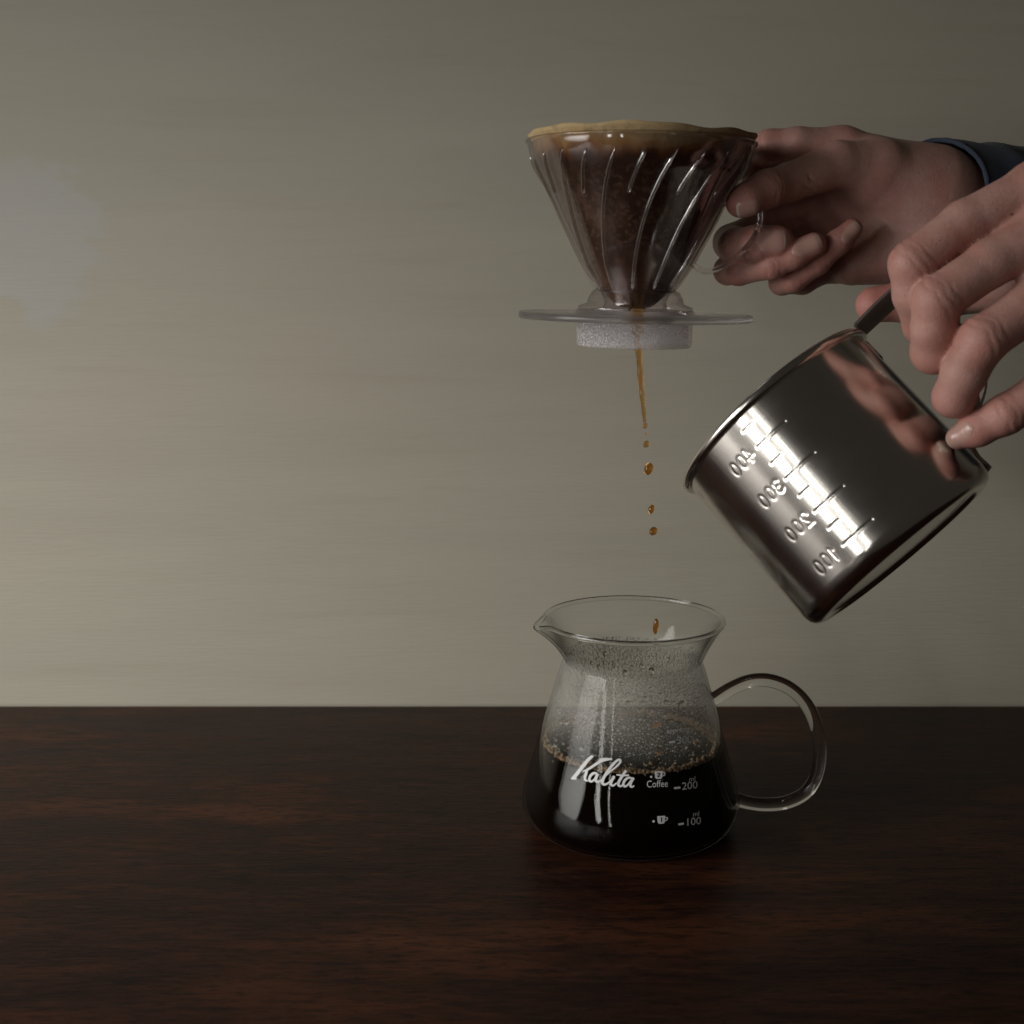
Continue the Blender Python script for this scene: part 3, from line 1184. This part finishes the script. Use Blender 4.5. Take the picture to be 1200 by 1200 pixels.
class Hand:
    def __init__(self):
        self.body = []           # (a, b, ra, rb)
        self.fingers = []        # (list of (p, r), root, kroot)
        self.creases = []        # (point, axis, amp, spread, offsets)
        self.flush = []          # (point, radius)
        self.dents = []          # (point, radius, depth)

    def cone(self, p, a, b, ra, rb):
        ab = b - a
        t = np.clip(((p - a) @ ab) / (ab @ ab), 0, 1)
        return np.linalg.norm(p - a - t[:, None] * ab, axis=1) - (ra + (rb - ra) * t)

    def sdf(self, p):
        d = None
        for a, b, ra, rb, k in self.body:
            c = self.cone(p, a, b, ra, rb)
            d = c if d is None else smin(d, c, k)
        for chain, kroot, ktip in self.fingers:
            c = None
            chain = [chain[0]] + [(q, r * .955) for q, r in chain[1:]]
            for (a, ra), (b, rb) in zip(chain[:-1], chain[1:]):
                s = self.cone(p, a, b, ra, rb)
                c = s if c is None else smin(c, s, 2.2)
            root = chain[0][0]
            q = np.linalg.norm(p - root, axis=1)
            k = ktip + kroot * np.exp(-(q / 17) ** 2)
            d = smin(d, c, k)
        for c, r, dep in self.dents:
            q = np.linalg.norm(p - c, axis=1)
            d = d + dep * np.exp(-(q / r) ** 2)
        return d

    def mesh(self, lo, hi, h):
        """distance sampled on a coarse grid first, then finely only in the blocks near the skin"""
        B = 6
        nb = [int(math.ceil((hi[i] - lo[i]) / (h * B))) for i in range(3)]
        D = np.full([n * B + 1 for n in nb], 9.0, np.float32)
        cs = [lo[i] + (np.arange(nb[i]) + .5) * B * h for i in range(3)]
        C = np.stack(np.meshgrid(*cs, indexing='ij'), -1).reshape(-1, 3)
        dc = self.sdf(C)
        half = B * h * .5 * 1.7321 + 2.5
        idx = np.stack(np.meshgrid(*[np.arange(n) for n in nb], indexing='ij'), -1).reshape(-1, 3)
        near = idx[np.abs(dc) < half]
        for q in idx[dc <= -half]:
            D[q[0] * B:q[0] * B + B + 1, q[1] * B:q[1] * B + B + 1, q[2] * B:q[2] * B + B + 1] = -9
        k = np.arange(B + 1)
        loc = np.stack(np.meshgrid(k, k, k, indexing='ij'), -1).reshape(-1, 3)
        for c in range(0, len(near), 400):
            blk = near[c:c + 400]
            g = (blk[:, None, :] * B + loc[None]).reshape(-1, 3)
            D[g[:, 0], g[:, 1], g[:, 2]] = self.sdf(np.array(lo) + g * h)
        return surface_nets(D, np.array(lo, float), h)


def surface_nets(D, origin, h):
    ins = D < 0
    cs = ins[:-1, :-1, :-1].astype(np.int8)
    cnt = np.zeros(tuple(s - 1 for s in D.shape), np.int8)
    offs = [(a, b, c) for a in (0, 1) for b in (0, 1) for c in (0, 1)]
    sl = lambda o: tuple(slice(o[i], D.shape[i] - 1 + o[i]) for i in range(3))
    for o in offs:
        cnt += ins[sl(o)]
    act = np.argwhere((cnt > 0) & (cnt < 8))
    idx = -np.ones(cnt.shape, np.int64)
    idx[tuple(act.T)] = np.arange(len(act))
    val = {o: D[tuple((act + o).T)] for o in offs}
    acc = np.zeros((len(act), 3))
    num = np.zeros(len(act))
    for o in offs:
        for i in range(3):
            if o[i] == 0:
                q = list(o); q[i] = 1; q = tuple(q)
                a, b = val[o], val[q]
                cr = (a < 0) != (b < 0)
                t = np.where(cr, a / np.where(cr, a - b, 1), 0)
                pt = np.array(o, float)[None, :].repeat(len(act), 0)
                pt[:, i] += t
                acc[cr] += pt[cr]
                num[cr] += 1
    verts = origin + (act + acc / num[:, None]) * h
    faces = []
    for i in range(3):
        j, k = (i + 1) % 3, (i + 2) % 3
        a = [slice(None)] * 3; b = [slice(None)] * 3
        a[i] = slice(0, -1); b[i] = slice(1, None)
        ch = ins[tuple(a)] != ins[tuple(b)]
        e = np.argwhere(ch)
        ok = (e[:, j] > 0) & (e[:, k] > 0) & (e[:, j] < D.shape[j] - 1) & (e[:, k] < D.shape[k] - 1)
        e = e[ok]
        def cell(dj, dk):
            c = e.copy(); c[:, j] -= dj; c[:, k] -= dk
            return idx[tuple(c.T)]
        q = np.stack([cell(1, 1), cell(0, 1), cell(0, 0), cell(1, 0)], 1)
        flip = ~ins[tuple(e.T)]
        q[flip] = q[flip][:, ::-1]
        faces.append(q)
    faces = np.concatenate(faces)
    # keep the largest connected piece
    lab = np.arange(len(verts))
    while True:
        m = lab[faces].min(1)
        new = lab.copy()
        for c in range(4):
            np.minimum.at(new, faces[:, c], m)
        new = new[new]
        if (new == lab).all(): break
        lab = new
    ids, cn = np.unique(lab[faces[:, 0]], return_counts=True)
    faces = faces[lab[faces[:, 0]] == ids[np.argmax(cn)]]
    used = np.unique(faces)
    re = -np.ones(len(verts), int)
    re[used] = np.arange(len(used))
    return verts[used], re[faces]


def vert_normals(v, f):
    n = np.zeros_like(v)
    fn = np.cross(v[f[:, 2]] - v[f[:, 0]], v[f[:, 3]] - v[f[:, 1]])
    for k in range(4):
        np.add.at(n, f[:, k], fn)
    return n / np.maximum(np.linalg.norm(n, axis=1, keepdims=True), 1e-9)


def relax(v, f, it):
    for _ in range(it):
        s = np.zeros_like(v)
        c = np.zeros(len(v))
        for a, b in ((0, 1), (1, 2), (2, 3), (3, 0)):
            np.add.at(s, f[:, a], v[f[:, b]]); np.add.at(c, f[:, a], 1)
            np.add.at(s, f[:, b], v[f[:, a]]); np.add.at(c, f[:, b], 1)
        v = v * .4 + .6 * s / c[:, None]
    return v


def build_hand(H, lo, hi, label, h=.75):
    v, f = H.mesh(lo, hi, h)
    v = relax(v, f, 2)
    n = vert_normals(v, f)
    if np.sum(n * (v - v.mean(0))) < 0:
        f = f[:, ::-1]
        n = -n
    dsp = np.zeros(len(v))
    for c, ax_, nd, amp, rad, offs in H.creases:
        q = v - c
        t = q @ ax_
        dist = np.linalg.norm(q - np.outer(t, ax_), axis=1)
        mask = np.clip((n @ nd) * 1.6, 0, 1) * np.exp(-np.clip(dist - rad, 0, None) ** 2 / 4)
        sd = q @ np.cross(ax_, nd)
        wob = .35 * np.sin(sd * .9 + amp * 40) + .5 * np.sin(sd * .37 + c[0])
        for o in offs:
            dsp -= amp * mask * (.55 + .45 * np.sin(sd * .5 + o * 2.1)) * 1.3 * np.exp(-((t - o + wob) / .62) ** 2)
    v = v + n * dsp[:, None]
    org = v.mean(0)
    o = mesh_obj('hand', v - org, f, MAT['skin'])
    o.location = tuple(org * S)
    fl = np.zeros(len(v))
    for c, r in H.flush:
        fl = np.maximum(fl, np.exp(-np.sum((v - c) ** 2, 1) / r ** 2))
    at = o.data.attributes.new('flush', 'FLOAT', 'POINT')
    at.data.foreach_set('value', fl.astype(np.float32))
    tag(o, label, 'hand')
    return o, org


def add_nail(H, hand, org, base, tip, normal, length, width, back=.5, edge=True):
    """a nail plate laid on the finger: base/tip of the last phalanx, normal = its back"""
    d = nrm(tip - base)
    nv = nrm(normal - d * np.dot(normal, d))
    s = np.cross(d, nv)
    end = tip + d * back
    nu, nw = 13, 13
    v, f = [], []
    pts, offs = [], []
    for j in range(nw):
        tv = j / (nw - 1)
        wv = width / 2 * (1 - (abs(tv - .55) / .55) ** 4 * .45)
        for i in range(nu):
            u = -1 + 2 * i / (nu - 1)
            bow = (1 - u * u) * .10 * length
            pts.append(end + d * (-length * (1 - tv) + (bow if tv > .5 else -bow) * abs(tv - .5) * 2) + s * (u * wv) + nv * 14)
            offs.append(.30 - .45 * abs(u) ** 3 - .35 * max(0, 1 - tv * 6))
    p = np.array(pts)
    tt = np.zeros(len(p))
    for _ in range(40):
        q = np.where(tt > 26, 0, H.sdf(p)) * .8
        p = p - nv * q[:, None]
        tt += q
    v = list(p + nv * np.array(offs)[:, None]) + list(p - nv * .6)
    K = nu * nw
    for j in range(nw - 1):
        for i in range(nu - 1):
            a = j * nu + i
            f.append((a, a + 1, a + nu + 1, a + nu))
            f.append((K + a, K + a + nu, K + a + nu + 1, K + a + 1))
    ring = [i for i in range(nu)] + [j * nu + nu - 1 for j in range(1, nw)] + [(nw - 1) * nu + i for i in range(nu - 2, -1, -1)] + [j * nu for j in range(nw - 2, 0, -1)]
    for a, b in zip(ring, ring[1:] + ring[:1]):
        f.append((a, K + a, K + b, b))
    o = mesh_obj('fingernail', np.array(v) - org, f, MAT['nail'], hand)
    o.data.materials.append(MAT['nail_edge'])
    for p_ in o.data.polygons:
        idx = [k % K for k in p_.vertices]
        if edge and min(idx) // nu >= nw - 2:
            p_.material_index = 1
    m = o.modifiers.new('weld', 'SUBSURF')
    m.levels = m.render_levels = 1
    return o


# ---- right hand: fingers over the mug's strap
R_ = Hand()
J = lambda x, y, d: P(x, y, d)
wrist = J(1375, 330, 492)
mcp = [J(1216, 222, 494), J(1236, 268, 488), J(1246, 322, 486), J(1262, 400, 490)]
for i, (mp, r) in enumerate(zip(mcp, (10.5, 11, 10.5, 9.5))):
    R_.body.append((wrist + (0, 0, -8 * (i - 1.5)), mp, 17, r, 10))
R_.body.append((wrist, J(1560, 380, 510), 22, 26, 14))
R_.body.append((J(1330, 300, 505), J(1230, 300, 510), 15, 10, 12))
fi_ = [[(mcp[0], 10.3), (J(1130, 262, 494), 9.0), (J(1069, 309, 494), 8.9), (J(1071, 345, 498), 8.0), (J(1081, 382, 508), 7.4), (J(1104, 400, 522), 6.4)],
       [(mcp[1], 10.6), (J(1160, 309, 487), 9.2), (J(1098, 352, 486), 9.3), (J(1095, 385, 490), 8.7), (J(1094, 412, 497), 8.6), (J(1110, 420, 517), 7)],
       [(mcp[2], 10.2), (J(1200, 365, 484), 9.3), (J(1152, 398, 482), 9.3), (J(1130, 437, 485), 8.5), (J(1118, 465, 492), 8.0), (J(1128, 470, 513), 6.8)],
       [(mcp[3], 9.4), (J(1222, 458, 486), 7.9), (J(1178, 486, 488), 7.7), (J(1145, 503, 493), 6.8), (J(1123, 513, 497), 4.8)]]
for ch in fi_:
    R_.fingers.append((ch, 6.5, .9))
R_.fingers.append(([(J(1190, 330, 530), 11), (J(1110, 345, 548), 9.6), (J(1060, 353, 559), 8.9), (J(1024, 357, 560), 8.0)], 6, .9))
VIEW = -FWD
for ch, k in ((fi_[0], 2), (fi_[1], 2), (fi_[2], 2), (fi_[3], 2)):
    c = ch[k][0]
    a = nrm(ch[k][0] - ch[k - 1][0])
    out = nrm(nrm(ch[k][0] - ch[k - 1][0]) - nrm(ch[k + 1][0] - ch[k][0]))
    ndv = nrm(out + 1.1 * VIEW) if k == 2 else VIEW
    R_.creases.append((c, a, ndv, .21, 9, (-4.4, -2.2, -.9, 1.7, 2.7)))
    R_.flush.append((c, 9))
    R_.flush.append((ch[-2][0], 9))
R_.flush.append((J(1024, 357, 560), 16))
R_.flush.append((mcp[0], 12))
right, org = build_hand(R_, (J(990, 0, 530)[0], -125, 165), (J(1560, 0, 500)[0] + 2, 25, 330), 'right hand nearest the viewer, fingers hooked over the steel mug handle', .8)
mv, mf = [], []
mole = J(1185, 251, 480)
for _ in range(60):
    q_ = R_.sdf(mole[None])[0]
    mole = mole + ray(1185, 251) * q_ * .8
ico(.42, mole - org, mv, mf)
mesh_obj('mole', mv, mf, mat_simple('mole', (.12, .045, .03), .6), right)
add_nail(R_, right, org, fi_[3][3][0], fi_[3][4][0], nrm(VIEW * .95 + UP * .25 - .2 * RIGHT), 11.0, 8.4, 3.2)

# ---- left hand: pinching the dripper's handle
L_ = Hand()
J = lambda x, y, d: P(x, y, d - 5)
wr = J(1095, 250, 600)
L_.body += [(wr, J(1260, 262, 640), 25, 29, 14),
            (J(1085, 215, 596), J(985, 178, 596), 14, 10.5, 12),
            (J(1085, 240, 604), J(965, 215, 610), 15, 11, 12),
            (J(1085, 262, 606), J(965, 262, 612), 15, 11, 12),
            (J(1080, 285, 602), J(985, 302, 606), 15, 11, 12),
            (J(1082, 236, 590), J(1030, 208, 582), 19, 13.5, 16),
            (J(1075, 290, 592), J(1000, 312, 592), 15, 8, 12),
            (J(985, 195, 600), J(915, 192, 604), 10, 8, 6)]
th = [(J(1030, 200, 582), 13.0), (J(982, 193, 575), 10.4), (J(925, 214, 569), 8.5), (J(900, 221, 562), 8.2), (J(875, 234, 557), 7.2), (J(867, 238, 557), 6.2)]
L_.fingers.append((th, 7, .8))
ix = [(J(985, 178, 594), 10.8), (J(935, 171, 592), 8.4), (J(902, 172, 595), 7.8), (J(886, 186, 604), 6.4), (J(884, 215, 606), 6)]
L_.fingers.append((ix, 6, .8))
mi = [(J(968, 232, 612), 10.5), (J(905, 262, 606), 8.6), (J(857, 284, 596), 8.2), (J(862, 288, 580), 7.8), (J(885, 286, 569), 8.0), (J(911, 284, 567), 7.6)]
ri = [(J(965, 272, 612), 10), (J(895, 300, 604), 8.0), (J(853, 317, 592), 6.4), (J(866, 318, 581), 6.2), (J(905, 310, 571), 6.3), (J(930, 299, 568), 6.2), (J(954, 287, 566), 5.6)]
pk = [(J(980, 302, 606), 9), (J(940, 328, 598), 6.6), (J(916, 331, 590), 5.6), (J(930, 328, 580), 5.4), (J(958, 307, 574), 5.6), (J(982, 284, 571), 5.5), (J(999, 268, 570), 4.7)]
for ch in (mi, ri, pk):
    L_.fingers.append((ch, 6, .7))
for ch, ks in ((mi, (3,)), (ri, (3, 4)), (pk, (3, 4)), (th, (3,)), (ix, (2,))):
    for k in ks:
        a = nrm(ch[k + 1][0] - ch[k][0])
        L_.creases.append((ch[k][0], a, nrm(VIEW), .25, 8, (-3.2, -1.2, .6, 2.4)))
        L_.flush.append((ch[k][0], 8))
for ch in (mi, ri, pk, th):
    L_.flush.append((ch[-1][0], 11))
L_.creases.append((J(1000, 205, 566), nrm(np.array([.55, 0, .85])), VIEW, .5, 16, (-14.5, -11)))
left, org = build_hand(L_, (J(838, 0, 590)[0] - 8, -40, 220), (J(1262, 0, 640)[0] - 6, 110, 340), 'left hand behind the mug, curled around the clear dripper handle', .75)
add_nail(L_, left, org, mi[4][0], mi[5][0], nrm(VIEW - .05 * UP), 11.0, 10.2, 3.0)
add_nail(L_, left, org, ri[5][0], ri[6][0], nrm(VIEW + .15 * UP), 11.5, 8.6, 2.4)
add_nail(L_, left, org, pk[5][0], pk[6][0], nrm(VIEW + .15 * RIGHT - .2 * UP), 9.0, 7.0, 1.8)
add_nail(L_, left, org, th[4][0], th[5][0], nrm(VIEW * .6 - .8 * UP), 9.0, 9.5, 3.0)


# ---- denim sleeve on the left arm
def sleeve(parent, org, c0, c1, rx0, rz0, rx1, rz1, upv, skew, name='sleeve'):
    """tube from the cuff c0 to c1; skew shifts the opening so that it is cut at a slant"""
    ax_ = nrm(c1 - c0)
    u = nrm(upv - ax_ * np.dot(upv, ax_))
    s = np.cross(ax_, u)
    L = np.linalg.norm(c1 - c0)
    n, mth = 96, 60
    v, f = [], []
    for layer in (0, 1):
        for j in range(mth):
            t = j / (mth - 1)
            for i in range(n):
                a = 2 * math.pi * i / n
                ca, sa = math.cos(a), math.sin(a)
                ru = rz0 + (rz1 - rz0) * t
                rs_ = rx0 + (rx1 - rx0) * t
                wr_ = 1.6 * math.sin(2 * a + 9 * t + 1) * t * (1 - .3 * t) + .9 * math.sin(5 * a - 17 * t) * min(1, t * 5) + .7 * math.sin(3 * a + 31 * t)* min(1, t * 4)
                wr_ += .5 * math.sin(4 * a + 2)
                k = 1 - (1.3 if layer else 0) / ru
                sh = skew[0] * ca + skew[1] * sa
                p = c0 + ax_ * (t * L + sh * (1 - t)) + u * (ca * (ru + wr_) * k) + s * (sa * (rs_ + wr_) * k)
                v.append(p)
    K = n * mth
    for j in range(mth - 1):
        for i in range(n):
            k = (i + 1) % n
            f.append((j * n + i, j * n + k, (j + 1) * n + k, (j + 1) * n + i))
            f.append((K + j * n + i, K + (j + 1) * n + i, K + (j + 1) * n + k, K + j * n + k))
    for i in range(n):
        k = (i + 1) % n
        f.append((i, K + i, K + k, k))
        f.append(((mth - 1) * n + i, (mth - 1) * n + k, K + (mth - 1) * n + k, K + (mth - 1) * n + i))
    o = mesh_obj(name, np.array(v) - org, f, MAT['denim'], parent)
    rim = np.array([(v[i] + v[K + i]) / 2 for i in range(n)])
    hv, hf = [], []
    for i in range(n):
        t = nrm(rim[(i + 1) % n] - rim[i - 1])
        nn = nrm((rim[i] - c0) - t * np.dot(rim[i] - c0, t))
        bb = np.cross(t, nn)
        rr = 1.15 + .12 * math.sin(i * 1.7)
        for q in range(8):
            g_ = 2 * math.pi * q / 8
            hv.append(rim[i] + (nn * math.cos(g_) + bb * math.sin(g_)) * rr)
    for i in range(n):
        k = (i + 1) % n
        for q in range(8):
            w_ = (q + 1) % 8
            hf.append((i * 8 + q, i * 8 + w_, k * 8 + w_, k * 8 + q))
    h_ = mesh_obj('hem', np.array(hv) - org, hf, MAT['hem'], o)
    return o


sleeve(left, org, J(1078, 250, 602), J(1330, 305, 665), 36, 33.5, 48, 50, UP, (3, 4))
